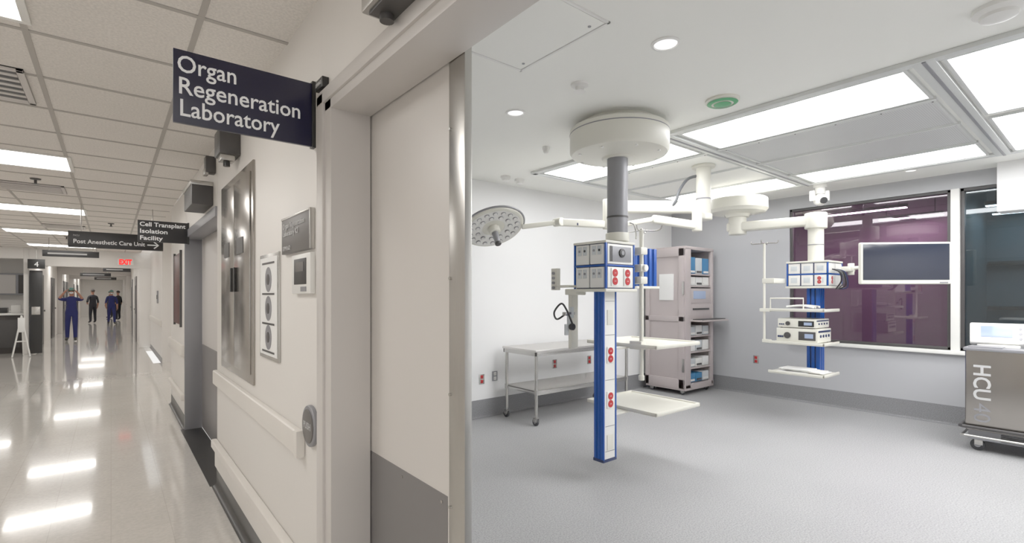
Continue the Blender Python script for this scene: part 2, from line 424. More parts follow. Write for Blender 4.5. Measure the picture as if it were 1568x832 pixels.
b = B('medical_gas_valve_cabinet')
b.box((XW - .012, 3.17, .975), (XW - .0005, 4.23, 2.285), 'steelH', .002)
b.box((XW - .02, 3.23, 1.03), (XW - .01, 3.69, 2.23), 'steelH', .003); b.box((XW - .02, 3.71, 1.03), (XW - .01, 4.17, 2.23), 'steelH', .003)
for yy in (3.65, 3.76):
    b.box((XW - .032, yy - .012, 1.52), (XW - .02, yy + .012, 1.68), 'black', .003)
b.box((XW - .023, 3.40, 1.76), (XW - .02, 3.60, 1.86), 'dgrey'); b.box((XW - .023, 3.86, 1.76), (XW - .02, 4.04, 1.86), 'dgrey')
b.done()
b = B('safety_notice_poster'); b.box((XW - .012, 2.61, 1.165), (XW, 3.0, 1.715), 'steel', .003); b.box((XW - .014, 2.63, 1.185), (XW - .011, 2.98, 1.695), 'paper')
for i, zz in enumerate((1.58, 1.43, 1.28)):
    b.cyl((XW - .016, 2.80, zz), (XW - .013, 2.80, zz), .065, 'mgrey', 24); b.cyl((XW - .018, 2.80, zz), (XW - .015, 2.80, zz), .028, 'dgrey', 20)
for zz in (1.505, 1.35, 1.205, 1.665): b.box((XW - .016, 2.68, zz - .005), (XW - .0135, 2.93, zz + .005), 'dgrey')
b.done()
b = B('room_name_plaque'); b.box((XW - .02, 2.09, 1.69), (XW, 2.52, 1.855), 'graysign', .003); b.box((XW - .022, 2.09, 1.848), (XW, 2.52, 1.858), 'steel', .002); b.box((XW - .022, 2.085, 1.69), (XW, 2.095, 1.858), 'steel', .002)
X_, Z_ = (0, -1, 0), (0, 0, 1)
b.text('Organ Regeneration', (XW - .0225, 2.49, 1.805), X_, Z_, 'textg', .035, .33); b.text('Laboratory K2', (XW - .0225, 2.49, 1.77), X_, Z_, 'textg', .035, .24); b.text('EPM162', (XW - .0225, 2.49, 1.705), X_, Z_, 'textg', .028, .12)
b.done()
b = B('wall_thermostat_panel'); b.box((XW - .022, 2.08, 1.505), (XW, 2.345, 1.675), 'white', .006); b.box((XW - .025, 2.13, 1.545), (XW - .02, 2.30, 1.655), 'black', .003); b.box((XW - .0265, 2.16, 1.60), (XW - .0245, 2.27, 1.64), 'graysign'); b.box((XW - .026, 2.13, 1.515), (XW - .02, 2.20, 1.535), 'mgrey'); b.done()
b = B('door_push_button'); b.cyl((XW - .02, 2.115, .96), (XW, 2.115, .96), .085, 'mgrey', 40, bev=.006); b.cyl((XW - .024, 2.115, .96), (XW - .018, 2.115, .96), .07, 'graysign', 40, bev=.003)
b.text('PUSH', (XW - .0255, 2.16, .95), X_, Z_, 'textg', .04, .09); b.done()
b = B('door_number_label'); b.box((XW - .026, 1.92, 2.295), (XW, 2.0, 2.335), 'black', .002); b.text('EPM162', (XW - .0275, 1.992, 2.308), X_, Z_, 'textg', .02, .06); b.done()
# blade sign
b = B('blade_sign'); b.box((.168, 2.085, 2.105), (.64, 2.10, 2.362), 'navy', .001); b.box((.635, 2.075, 2.10), (XW, 2.11, 2.37), 'black', .002)
for zz in (2.12, 2.35): b.cyl((.64, 2.085, zz), (.64, 2.078, zz), .005, 'steel', 8)
b.text('Organ', (.178, 2.084, 2.285), (1, 0, 0), Z_, 'textw', .084, .182, bold=.0006)
b.text('Regeneration', (.18, 2.084, 2.208), (1, 0, 0), Z_, 'textw', .084, .405, bold=.0006)
b.text('Laboratory', (.184, 2.084, 2.131), (1, 0, 0), Z_, 'textw', .084, .325, bold=.0006)
b.done()
b = B('blade_sign'); b.box((.21, 6.3, 2.045), (.64, 6.32, 2.265), 'darksign', .002); b.box((.635, 6.29, 2.04), (XW, 6.33, 2.27), 'black', .002)
b.text('Cell Transplant', (.225, 6.298, 2.205), (1, 0, 0), Z_, 'textw', .06, .39, bold=.001); b.text('Isolation', (.225, 6.298, 2.135), (1, 0, 0), Z_, 'textw', .06, .23, bold=.001); b.text('Facility', (.225, 6.298, 2.065), (1, 0, 0), Z_, 'textw', .06, .19, bold=.001); b.done()
b = B('hanging_direction_sign'); b.box((-.43, 8.5, 2.115), (.57, 8.53, 2.325), 'darksign', .003)
for xx in (-.3, .45): b.cyl((xx, 8.515, 2.32), (xx, 8.515, CZ), .006, 'steel', 8)
b.text('Post Anesthetic Care Unit', (-.38, 8.498, 2.17), (1, 0, 0), Z_, 'textw', .075, .74, bold=.001); b.text('PACU', (-.38, 8.498, 2.26), (1, 0, 0), Z_, 'textg', .03, .06)
b.tube([(.39, 8.497, 2.19), (.51, 8.497, 2.19)], .008, 'textw', 6); b.tube([(.465, 8.497, 2.235), (.515, 8.497, 2.19), (.465, 8.497, 2.145)], .008, 'textw', 6)
b.done()
b = B('exit_sign'); b.box((.14, 17.38, 2.33), (.48, 17.42, 2.50), 'white', .005); b.text('EXIT', (.17, 17.378, 2.345), (1, 0, 0), Z_, 'redglow', .19, .28, bold=.01); b.box((.3, 17.42, 2.38), (.34, 17.5, 2.44), 'white'); b.done()
b = B('hanging_zone_sign'); b.box((-1.62, 17.2, 2.16), (-1.3, 17.23, 2.40), 'black', .005); b.text('4', (-1.5, 17.198, 2.21), (1, 0, 0), Z_, 'textw', .18, .08); b.cyl((-1.46, 17.215, 2.40), (-1.46, 17.215, CZ), .006, 'steel', 8); b.done()
for (x0, x1, yy, z0) in ((-1.1, -.2, 14, 2.3), (-.9, .0, 24.5, 2.2), (-.6, .2, 30, 2.2), (-.2, .5, 20.5, 2.25)):
    b = B('hanging_direction_sign'); b.box((x0, yy, z0), (x1, yy + .03, z0 + .13), 'darksign', .003)
    for xx in (x0 + .1, x1 - .1): b.cyl((xx, yy + .015, z0 + .1), (xx, yy + .015, CZ), .006, 'steel', 8)
    b.box((x0 + .08, yy - .002, z0 + .05), (x1 - .2, yy, z0 + .08), 'textg'); b.done()
# boxes
b = B('door_motion_sensor'); b.box((.545, .80, 2.29), (XW - .001, 1.35, 2.44), 'steel', .008); b.box((.56, .82, 2.283), (.64, 1.33, 2.292), 'dgrey', .002); b.cyl((.60, 1.30, 2.265), (.60, 1.30, 2.285), .02, 'dgrey', 16); b.done()
b = B('wall_mounted_speaker'); b.box((.53, 3.58, 2.40), (XW, 3.78, 2.56), 'dgrey', .008); b.box((.54, 3.60, 2.36), (.62, 3.7, 2.40), 'steel', .004); b.cyl((.58, 3.65, 2.33), (.58, 3.65, 2.37), .02, 'black', 14); b.done()
b = B('door_operator_box'); b.box((.50, 4.68, 2.23), (XW - .001, 5.2, 2.40), 'dgrey', .006); b.box((.49, 4.67, 2.385), (XW - .001, 5.22, 2.42), 'steel', .004); b.done()
b = B('wall_mounted_speaker'); b.box((.58, 4.55, 2.47), (XW, 4.65, 2.6), 'dgrey', .006); b.box((.57, 4.56, 2.45), (.6, 4.64, 2.5), 'steel', .003); b.done()
b = B('wall_notice_frame'); b.box((XW - .02, 7.0, 1.15), (XW, 7.7, 2.0), 'darkred', .004); b.box((XW - .024, 6.97, 1.12), (XW - .001, 7.0, 2.03), 'dgrey'); b.box((XW - .024, 7.7, 1.12), (XW - .001, 7.73, 2.03), 'dgrey'); b.done()
b = B('wall_light_switch'); b.box((.86, 14.5, 1.3), (.88, 14.8, 1.6), 'mgrey', .004); b.box((.85, 14.6, 1.4), (.86, 14.7, 1.5), 'dgrey'); b.done()
def troffer(x0, y0, x1, y1):
    b = B('ceiling_troffer_light'); b.box((x0, y0, CZ - .008), (x1, y1, CZ - .001), 'clamp')
    f = .03
    for a in ((x0 - f, y0 - f, x1 + f, y0), (x0 - f, y1, x1 + f, y1 + f), (x0 - f, y0, x0, y1), (x1, y0, x1 + f, y1)): b.box((a[0], a[1], CZ - .014), (a[2], a[3], CZ), 'white', .003)
    b.done()
for yy in (-.95, 2.38, 5.73, 9.1, 12.45, 15.8, 19.2, 22.6, 26.5, 30, 34, 38, 42): troffer(-1.5, yy, -.3, yy + .6)
troffer(1.3, 10.4, 1.9, 11.2); troffer(-3.4, 19.4, -2.2, 20.0)  # added lights, no known fixtures: brighten the cross corridor and the bay
def vent(x0, x1, y0, y1, n=7):
    b = B('ceiling_air_vent'); b.box((x0, y0, CZ - .006), (x1, y1, CZ), 'black')
    f = .03
    for a in ((x0, y0, x1, y0 + f), (x0, y1 - f, x1, y1), (x0, y0, x0 + f, y1), (x1 - f, y0, x1, y1)):
        b.box((a[0], a[1], CZ - .016), (a[2], a[3], CZ - .001), 'frame', .002)
    for i in range(n):
        yy = y0 + f + (y1 - y0 - 2 * f) * (i + .5) / n
        b.box((x0 + f, yy - .018, CZ - .022), (x1 - f, yy + .018, CZ - .018), 'frame', .001, )
    b.done()
vent(-1.2, -.36, 3.65, 4.25, 6)
vent(-.95, -.4, 7.3, 7.8); vent(-.9, -.35, 11.3, 11.8)
for (x, y) in ((-.6, 7.0), (-1.2, 5.2), (0.0, 10.6), (-.7, 13.5)):
    b = B('ceiling_sprinkler'); b.lathe([(0, 0), (.045, 0), (.04, -.012), (.012, -.016), (.012, -.05), (0.03, -.055), (0, -.06)], 'dgrey', (x, y, CZ)); b.done()

# bay counter etc.
b = B('nurse_station_counter'); b.box((-5.5, 18.0, 0), (-1.78, 18.6, .98), 'counter', .01); b.box((-5.6, 17.9, .98), (-1.75, 18.7, 1.03), 'white', .01)
for xx in (-5, -4.2, -3.4, -2.55): b.box((xx, 17.98, .15), (xx + .7, 18.0, .85), 'dgrey', .004)
b.done()
b = B('shelf_cabinet'); b.box((-5.5, 22.4, 0), (-1.85, 22.99, .95), 'dgrey', .01); b.box((-5.5, 22.35, .95), (-1.80, 22.99, 1.0), 'white', .01); b.box((-5.2, 22.6, 1.5), (-1.9, 22.99, 2.2), 'mgrey', .01)
for i in range(7): b.box((-5.1 + i * .46, 22.58, 1.55), (-4.7 + i * .46, 22.61, 2.15), 'frame' if i % 2 else 'counter', .005)
b.done()
b = B('counter_equipment')
for i in range(5):
    xx = -2.9 + i * .22; hh = (.22, .12, .3, .14, .2)[i]; b.box((xx, 18.2, 1.03), (xx + .15, 18.45, 1.03 + hh), ('dgrey', 'white', 'mgrey', 'black', 'white')[i], .01)
b.done()
b = B('folding_easel_stand')
b.tube([(-1.68, 16.75, 1.0), (-1.83, 16.65, 0.01)], .016, 'white'); b.tube([(-1.68, 16.75, 1.0), (-1.52, 16.65, 0.01)], .016, 'white'); b.tube([(-1.68, 16.78, 1.0), (-1.68, 17.1, 0.01)], .014, 'white')
b.tube([(-1.78, 16.69, .38), (-1.57, 16.69, .38)], .014, 'white'); b.box((-1.74, 16.70, .6), (-1.62, 16.715, .95), 'paper', .003); b.done()

# ---------------------------------------------------------------- OR ceiling
xs = [(3.82, 4.46), (4.58, 5.28), (5.36, 6.06), (6.16, 6.72)]
def orlight(x0, x1, y0, y1):
    b = B('ceiling_light_panel'); b.box((x0, y0, OZ - .010), (x1, y1, OZ - .001), 'lamp')
    f = .022
    for a in ((x0 - f, y0 - f, x1 + f, y0), (x0 - f, y1, x1 + f, y1 + f), (x0 - f, y0, x0, y1), (x1, y0, x1 + f, y1)):
        b.box((a[0], a[1], OZ - .02), (a[2], a[3], OZ), 'alu', .002)
    b.done()
for (y0, y1) in ((.87, 2.40), (2.62, 4.15)):
    orlight(*xs[0], y0, y1); orlight(*xs[3], y0, y1)
    for i in (1, 2):
        b = B('ceiling_air_diffuser'); b.box((xs[i][0], y0, OZ - .012), (xs[i][1], y1, OZ - .001), 'diff' if y0 < 2 else 'orceil')
        f = .02; x0, x1 = xs[i]
        for a in ((x0 - f, y0 - f, x1 + f, y0), (x0 - f, y1, x1 + f, y1 + f), (x0 - f, y0, x0, y1), (x1, y0, x1 + f, y1)):
            b.box((a[0], a[1], OZ - .018), (a[2], a[3], OZ), 'alu', .002)
        for k in range(6):
            b.cyl((x0 - f / 2, y0 + (y1 - y0) * k / 5, OZ - .021), (x0 - f / 2, y0 + (y1 - y0) * k / 5, OZ - .017), .006, 'dgrey', 8)
        b.done()
orlight(3.82, 5.20, -.95, .66); orlight(5.36, 6.72, -.95, .66)
b = B('trim_ceiling_grid')
for yy in (.70, 2.46): b.box((3.72, yy, OZ - .03), (6.82, yy + .10 if yy > 2 else yy + .11, OZ - .0), 'alu', .004); b.box((3.72, yy + .04, OZ - .034), (6.82, yy + .06, OZ - .02), 'mgrey', .001)
for xx in (3.74, 6.78): b.box((xx - .035, -1.0, OZ - .028), (xx + .035, 4.25, OZ), 'alu', .004)
for xx in (4.52, 5.32, 6.11): b.box((xx - .02, .84, OZ - .024), (xx + .02, 4.2, OZ), 'alu', .003)
b.box((3.72, 4.19, OZ - .028), (6.82, 4.25, OZ), 'alu', .004)
b.done()
def downlight(x, y, r=.075):
    b = B('recessed_downlight'); b.lathe([(r, -.0), (r, -.006), (r * .82, -.01), (r * .78, -.003), (r * .5, -.002), (0, -.002)], 'white', (x, y, OZ)); b.lathe([(r * .76, -.0045), (0, -.0045)], 'down', (x, y, OZ)); b.done()
downlight(2.40, 1.61, .08); downlight(2.41, 2.94, .075); downlight(6.98, 1.52, .06); downlight(7.1, 3.6, .06)
b = B('ceiling_sprinkler'); b.lathe([(0, 0), (.06, 0), (.058, -.012), (.03, -.02), (.025, -.045), (.04, -.05), (0, -.055)], 'white', (2.42, 2.28, OZ)); b.done()
b = B('ceiling_occupancy_sensor'); b.lathe([(0, 0), (.115, 0), (.115, -.014), (.09, -.03), (0, -.036)], 'offw', (3.41, 1.82, OZ)); b.lathe([(.06, -.0345), (.03, -.0375), (0, -.038)], 'green', (3.41, 1.82, OZ)); b.lathe([(.104, -.0245), (.09, -.0325), (.075, -.0335)], 'green', (3.41, 1.82, OZ)); b.done()
for (x, y, r) in ((3.36, .39, .1), (3.62, 4.6, .06), (3.85, 4.62, .06), (3.2, 3.45, .035)):
    b = B('smoke_detector'); b.lathe([(0, 0), (r, 0), (r, -.02), (r * .75, -.035), (r * .7, -.05), (r * .4, -.06), (0, -.062)], 'white', (x, y, OZ)); b.done()
b = B('ceiling_access_hatch')
b.box((1.36, 1.68, OZ - .006), (1.97, 2.35, OZ), 'orceil', .002)
for a in ((1.34, 1.66, 1.99, 1.675), (1.34, 2.355, 1.99, 2.37), (1.34, 1.66, 1.355, 2.37), (1.975, 1.66, 1.99, 2.37)): b.box((a[0], a[1], OZ - .008), (a[2], a[3], OZ), 'white', .001)
for p in ((1.93, 1.75), (1.93, 2.28), (1.42, 2.28)): b.cyl((p[0], p[1], OZ - .009), (p[0], p[1], OZ - .005), .009, 'mgrey', 10)
b.done()

# ---------------------------------------------------------------- outlets
def outlet(x, y, z, wall, red=True):
    b = B('wall_outlet')
    if wall == 'L': T = Matrix.Translation((x, YL, z))
    else: T = Matrix.Translation((XB, y, z)) @ Matrix.Rotation(-math.pi / 2, 4, 'Z')
    b.M = T
    b.box((-.04, -.007, -.06), (.04, 0, .06), 'steel' if red else 'mgrey', .002)
    for s in (-1, 1):
        b.box((-.019, -.012, s * .028 - .02), (.019, -.006, s * .028 + .02), 'red' if red else 'white', .004)
        for q in (-.007, .007): b.box((q - .0015, -.0125, s * .028 - .008), (q + .0015, -.0115, s * .028 + .006), 'black')
    b.done()
outlet(3.52, 0, .47, 'L'); outlet(3.72, 0, .49, 'L', False); outlet(4.75, 0, .55, 'L'); outlet(5.45, 0, .55, 'L'); outlet(0, 3.5, .53, 'B')

# ---------------------------------------------------------------- castor
def castor(b, x, y, zt, r=.045):
    b.cyl((x, y, zt), (x, y, 2 * r - .005), .012, 'steel', 10)
    b.box((x - .022, y - .03, r), (x - .017, y + .03, 2 * r), 'steel', .001); b.box((x + .017, y - .03, r), (x + .022, y + .03, 2 * r), 'steel', .001); b.box((x - .022, y - .03, 2 * r - .004), (x + .022, y + .03, 2 * r + .003), 'steel')
    b.cyl((x - .014, y + .008, r), (x + .014, y + .008, r), r, 'tire', 20, bev=.006); b.cyl((x - .0165, y + .008, r), (x + .0165, y + .008, r), r * .45, 'mgrey', 16)

# ---------------------------------------------------------------- steel table
b = B('stainless_steel_instrument_table')
x0, x1, y0, y1 = 3.74, 5.45, 4.20, 4.82
b.box((x0, y0, .845), (x1, y1, .87), 'steeltop', .005); b.box((x0 + .01, y0 + .01, .80), (x1 - .01, y0 + .03, .85), 'steel', .002); b.box((x0 + .01, y1 - .03, .80), (x1 - .01, y1 - .01, .85), 'steel', .002)
b.box((x0 + .01, y0 + .01, .80), (x0 + .03, y1 - .01, .85), 'steel', .002)
b.box((x0 + .03, y0 + .03, .385), (x1 - .03, y1 - .03, .40), 'steeltop', .003)
for a in ((x0 + .03, y0 + .02, x1 - .03, y0 + .04), (x0 + .03, y1 - .04, x1 - .03, y1 - .02)): b.box((a[0], a[1], .35), (a[2], a[3], .40), 'steel', .002)
b.box((x0 + .03, y0 + .03, .36), (x0 + .045, y1 - .03, .40), 'steel', .002)
for xx in (x0 + .04, x1 - .04):
    for yy in (y0 + .04, y1 - .04):
        b.cyl((xx, yy, .12), (xx, yy, .85), .02, 'steel', 16); b.cyl((xx, yy, .36), (xx, yy, .41), .026, 'steel', 16); castor(b, xx, yy, .13)
b.done()

# ---------------------------------------------------------------- supply cabinet
b = B('medical_supply_cabinet')
x0, x1, y0, y1, z0, z1 = 6.62, 7.40, 4.12, 4.80, .10, 2.20
b.box((x0, y0, z0), (x0 + .03, y1, z1), 'taupe', .004); b.box((x1 - .03, y0, z0), (x1, y1, z1), 'taupe', .004); b.box((x0, y1 - .03, z0), (x1, y1, z1), 'taupedk')
b.box((x0 - .01, y0 - .02, z1 - .02), (x1 + .01, y1, z1 + .03), 'taupe', .008); b.box((x0 - .01, y0 - .02, z0 - .03), (x1 + .01, y1, z0 + .06), 'taupe', .008)
for (ya, yb_, za, zb) in ((y0, y0 + .09, z0, z1), (y1 - .07, y1, z0, z1), (y0, y1, z1 - .12, z1), (y0, y1, z0, z0 + .14), (y0, y1, 1.10, 1.18)):
    b.box((x0 - .022, ya, za), (x0 + .002, yb_, zb), 'taupe', .006)
b.box((x0 - .026, y0 + .18, 1.42), (x0 - .0, y0 + .42, 1.82), 'paper', .002)
b.box((x0 - .04, y0 - .01, .35), (x0 - .02, y0 + .02, .55), 'steel', .003); b.box((x0 - .04, y0 - .01, 1.5), (x0 - .02, y0 + .02, 1.7), 'steel', .003)
b.box((x0, y0 - .02, z0), (x0 + .14, y0 + .03, z1), 'taupe', .006); b.box((x1 - .06, y0 - .02, z0), (x1, y0 + .03, z1), 'taupe', .006)
xa, xb = x0 + .14, x1 - .06
for zz in (.38, .62, .86, 1.10, 1.36, 1.62, 1.80): b.box((xa - .01, y0 - .005, zz), (xb + .01, y1 - .03, zz + .02), 'taupe', .002)
b.box((xa, y0 - .012, 1.11), (xb, y0 + .01, 1.36), 'taupe', .006); b.box((xa + .06, y0 - .02, 1.27), (xb - .06, y0 - .01, 1.30), 'dgrey', .003)
b.box((xa, y0 - .012, 1.38), (xb, y0 + .02, 1.60), 'taupe', .006); b.box((xa + .08, y0 - .018, 1.44), (xb - .16, y0 - .01, 1.56), 'lcd', .003)
b.box((xa - .02, y0 - .22, 1.10), (7.50, y0, 1.125), 'taupe', .006); b.box((xa, y0 - .2, 1.125), (xb + .1, y0 - .05, 1.14), 'dgrey', .004)
cols_ = {.17: ('binblue', 'binblue', 'binlt'), .40: ('binlt', 'white', 'paper'), .64: ('paper', 'binlt', 'white'), .88: ('binlt', 'paper', 'binlt'), 1.64: ('white', 'paper', 'white'), 1.82: ('binblue', 'binlt', 'binblue')}
for zz in (.17, .40, .64, .88, 1.64, 1.82):
    n = 3; w = (xb - xa) / n
    hh = .17 if zz != 1.82 else .26
    for i in range(n):
        b.box((xa + i * w + .01, y0 + .02, zz + .005), (xa + (i + 1) * w - .01, y0 + .35, zz + hh * random.uniform(.75, 1)), cols_[zz][i], .006)
        b.box((xa + i * w + .03, y0 + .012, zz + .02), (xa + (i + 1) * w - .03, y0 + .021, zz + .05), ('white', 'dgrey', 'white')[i], .002)
for xx in (x0 + .06, x1 - .06):
    for yy in (y0 + .06, y1 - .08): castor(b, xx, yy, .09, .036)
b.done()

# ---------------------------------------------------------------- boom 1
def red_duplex(b, o, ax, sz=1.0):
    if ax == 'Y': T = Matrix.Translation(o)
    else: T = Matrix.Translation(o) @ Matrix.Rotation(-math.pi / 2, 4, 'Z')
    b.box((-.028 * sz, -.006, -.048 * sz), (.028 * sz, .002, .048 * sz), 'white', .002, T)
    for s in (-1, 1):
        b.cyl((0, -.010, s * .022 * sz), (0, -.004, s * .022 * sz), .021 * sz, 'red', 18, T=T)
        for q in (-.006, .006): b.box((q - .0012, -.0112, s * .022 * sz - .005), (q + .0012, -.0095, s * .022 * sz + .005), 'white', 0, T)

b = B('ceiling_supply_boom')
cx, cy = 3.22, 2.60
b.lathe([(0, 0), (.30, 0), (.30, -.045), (.385, -.05), (.397, -.062), (.397, -.235), (.38, -.26), (.30, -.278), (.14, -.285), (.13, -.30), (0, -.30)], 'offw', (cx, cy, OZ), 64)
for k in range(8):
    a = k * math.pi / 4 + .3; b.cyl((cx + .33 * math.cos(a), cy + .33 * math.sin(a), OZ - .277), (cx + .33 * math.cos(a), cy + .33 * math.sin(a), OZ - .267), .012, 'white', 10)
b.lathe([(.398, -.09), (.4, -.094), (.398, -.098)], 'mgrey', (cx, cy, OZ), 64)
ux, uy = 3.19, 2.59
b.cyl((ux, uy, 1.93), (ux, uy, OZ - .26), .083, 'mgrey', 40); b.cyl((ux, uy, 1.93), (ux, uy, 2.0), .095, 'offw', 40, bev=.01); b.cyl((ux, uy, 2.12), (ux, uy, 2.135), .0855, 'dgrey', 40)
bx0, bx1, by0, by1, bz0, bz1 = 2.947, 3.30, 2.504, 2.84, 1.545, 1.915
b.box((bx0 + .012, by0 + .012, bz0), (bx1 - .012, by1 - .012, bz1), 'bluedk', .01)
b.box((bx0 - .005, by0 - .005, bz1 - .012), (bx1 + .005, by1 + .005, bz1 + .008), 'offw', .006); b.box((bx0 - .012, by0 - .012, bz0 - .02), (bx1 + .02, by1 + .012, bz0 + .004), 'offw', .008)
for (xx, yy) in ((bx0, by0), (bx0, by1), (bx1, by0), (bx1, by1)):
    b.box((xx - .002 if xx == bx0 else xx - .014, yy - .002 if yy == by0 else yy - .014, bz0), (xx + .014 if xx == bx0 else xx + .002, yy + .014 if yy == by0 else yy + .002, bz1), 'blue', .004)
zm = (bz0 + bz1) / 2
b.box((bx0 - .002, by0 - .002, zm - .006), (bx1 + .002, by1 + .002, zm + .006), 'blue', .002)
for (za, zb) in ((bz0 + .012, zm - .012), (zm + .012, bz1 - .018)):
    ym = (by0 + by1) / 2
    for (ya, yb_) in ((by0 + .022, ym - .006), (ym + .006, by1 - .022)):
        b.box((bx0 + .0, ya, za), (bx0 + .02, yb_, zb), 'white', .004)
        for k in range(2):
            yc = ya + (yb_ - ya) * (.3 + .4 * k); zc = (za + zb) / 2 + .03
            b.box((bx0 - .003, yc - .02, zc - .035), (bx0 + .002, yc + .02, zc + .035), 'binlt', .002); b.cyl((bx0 - .006, yc, zc), (bx0, yc, zc), .010, 'black' if zb > zm and k == 0 else 'mgrey', 14)
    b.box((bx0 + .022, by0 + .0, za), (bx1 - .022, by0 + .02, zb), 'white', .004)
b.box((bx0 + .07, by0 - .006, zm + .03), (bx1 - .05, by0 + .002, bz1 - .035), 'mgrey', .004); b.cyl((3.13, by0 - .016, zm + .10), (3.13, by0 - .004, zm + .10), .035, 'black', 24, bev=.003); b.cyl((3.13, by0 - .019, zm + .10), (3.13, by0 - .015, zm + .10), .018, 'mgrey', 20)
b.box((bx0 + .045, by0 - .005, zm + .03), (bx0 + .065, by0 + .002, bz1 - .035), 'dgrey')
for xx in (bx0 + .10, bx1 - .10): red_duplex(b, (xx, by0 - .001, zm - .09), 'Y', 1.45)
cx0, cx1, cy0, cy1 = 3.03, 3.19, 2.60, 2.705
b.box((cx0 + .012, cy0 + .012, .19), (cx1 - .012, cy1 - .012, bz0), 'bluedk')
for yy in (cy0 + .020, cy0 + .052, cy0 + .086): b.box((cx0, yy - .015, .175), (cx0 + .02, yy + .015, bz0), 'blue', .006)
for xx in (cx0 + .008, cx1 - .006): b.box((xx - .009, cy0 - .002, .175), (xx + .007, cy0 + .03, bz0), 'blue', .005)
b.box((cx0 + .018, cy0 + .001, .19), (cx1 - .018, cy0 + .02, bz0), 'white', .003)
for yy in (cy0 + .03, cy0 + .08): b.box((cx1 - .02, yy - .02, .175), (cx1, yy + .02, bz0), 'blue', .007)
b.box((cx0 - .002, cy0 - .002, .165), (cx1 + .002, cy1 + .002, .19), 'bluedk', .004)
xm = (cx0 + cx1) / 2
for zz in (1.02, .66): red_duplex(b, (xm, cy0, zz), 'Y', 1.4)
for zz in (.32, 1.32): b.box((xm - .035, cy0 - .004, zz - .06), (xm + .035, cy0 + .003, zz + .06), 'offw', .002)
for zz in (.25, .45, .82, 1.18, 1.45): b.box((xm - .055, cy0 - .0015, zz - .002), (xm + .055, cy0 + .003, zz + .002), 'mgrey')
b.box((bx1, 2.62, 1.62), (3.42, 2.72, 1.84), 'offw', .01)
b.box((3.40, 2.60, 1.57), (3.72, 2.74, 1.90), 'white', .008)
for k in range(5): b.box((3.395 + k * .068, 2.575, 1.57), (3.435 + k * .068, 2.61, 1.90), 'blue', .008)
b.box((3.39, 2.57, 1.555), (3.74, 2.76, 1.575), 'offw', .004)
px_, py_ = 3.385, 2.50
b.cyl((px_, py_, .82), (px_, py_, 2.03), .0175, 'offw', 20); b.cyl((px_, py_, .80), (px_, py_, .84), .024, 'offw', 20, bev=.004)
for zz in (1.62, 1.72, 1.86): b.box((px_ - .045, py_ - .03, zz - .03), (px_ + .045, py_ + .12, zz + .03), 'offw', .01)
b.cyl((px_, py_ - .05, 1.72), (px_, py_ - .02, 1.72), .028, 'white', 16, bev=.004)
for k in range(4):
    a = k * math.pi / 2 + .4
    d = Vector((math.cos(a), math.sin(a), 0)); p = Vector((px_, py_, 2.03))
    b.tube([p, p + d * .10 + Vector((0, 0, -.01)), p + d * .15 + Vector((0, 0, .0)), p + d * .165 + Vector((0, 0, .03))], .005, 'steel', 8, 4)
b.sph((px_, py_, 2.035), .014, 'steel')
b.tube([(3.30, 2.49, 1.95), (3.30, 2.49, 2.0), (3.26, 2.48, 2.06), (3.20, 2.47, 2.07)], .006, 'steel', 8, 4)
for (zt, h) in ((1.085, .02), (.55, .02)):
    b.box((3.35, 2.33, zt - h), (3.99, 3.07, zt), 'offw', .012, seg=3)
    for a in ((3.35, 2.33, 3.99, 2.35), (3.35, 3.05, 3.99, 3.07), (3.35, 2.33, 3.37, 3.07), (3.97, 2.33, 3.99, 3.07)): b.box((a[0], a[1], zt - .02), (a[2], a[3], zt + .012), 'offw', .008)
    b.box((cx1 - .01, 2.62, zt - .035), (3.50, 2.70, zt - .018), 'offw', .006)
b.box((px_ - .03, py_ - .02, 1.05), (px_ + .03, py_ + .1, 1.12), 'offw', .008)
b.box((2.98, 2.90, 1.05), (3.06, 2.94, 1.54), 'offw', .008); b.box((2.96, 2.83, 1.50), (3.08, 2.96, 1.55), 'offw', .008)
b.box((2.88, 2.87, 1.33), (2.99, 2.91, 1.36), 'steel', .004)
for i, zz in enumerate((1.22, 1.30, 1.36)): b.cyl((2.90 + .03 * i, 2.88, zz - .05), (2.90 + .03 * i, 2.88, zz + .04), .018, 'binlt', 14, bev=.004)
b.cyl((2.92, 2.85, 1.24), (2.92, 2.82, 1.24), .028, 'black', 18, bev=.004)
b.tube([(2.92, 2.83, 1.26), (2.86, 2.84, 1.38), (2.82, 2.86, 1.43), (2.80, 2.92, 1.36), (2.86, 2.95, 1.30), (2.95, 2.94, 1.34)], .008, 'black', 8, 6)
b.box((2.86, 2.95, 1.54), (2.90, 3.02, 1.72), 'offw', .004)
for i in range(4): b.cyl((2.845, 2.985, 1.56 + i * .04), (2.90, 2.985, 1.56 + i * .04), .012, 'mgrey', 10)
b.box((2.86, 2.82, 1.56), (2.95, 2.97, 1.58), 'offw', .003)
b.done()

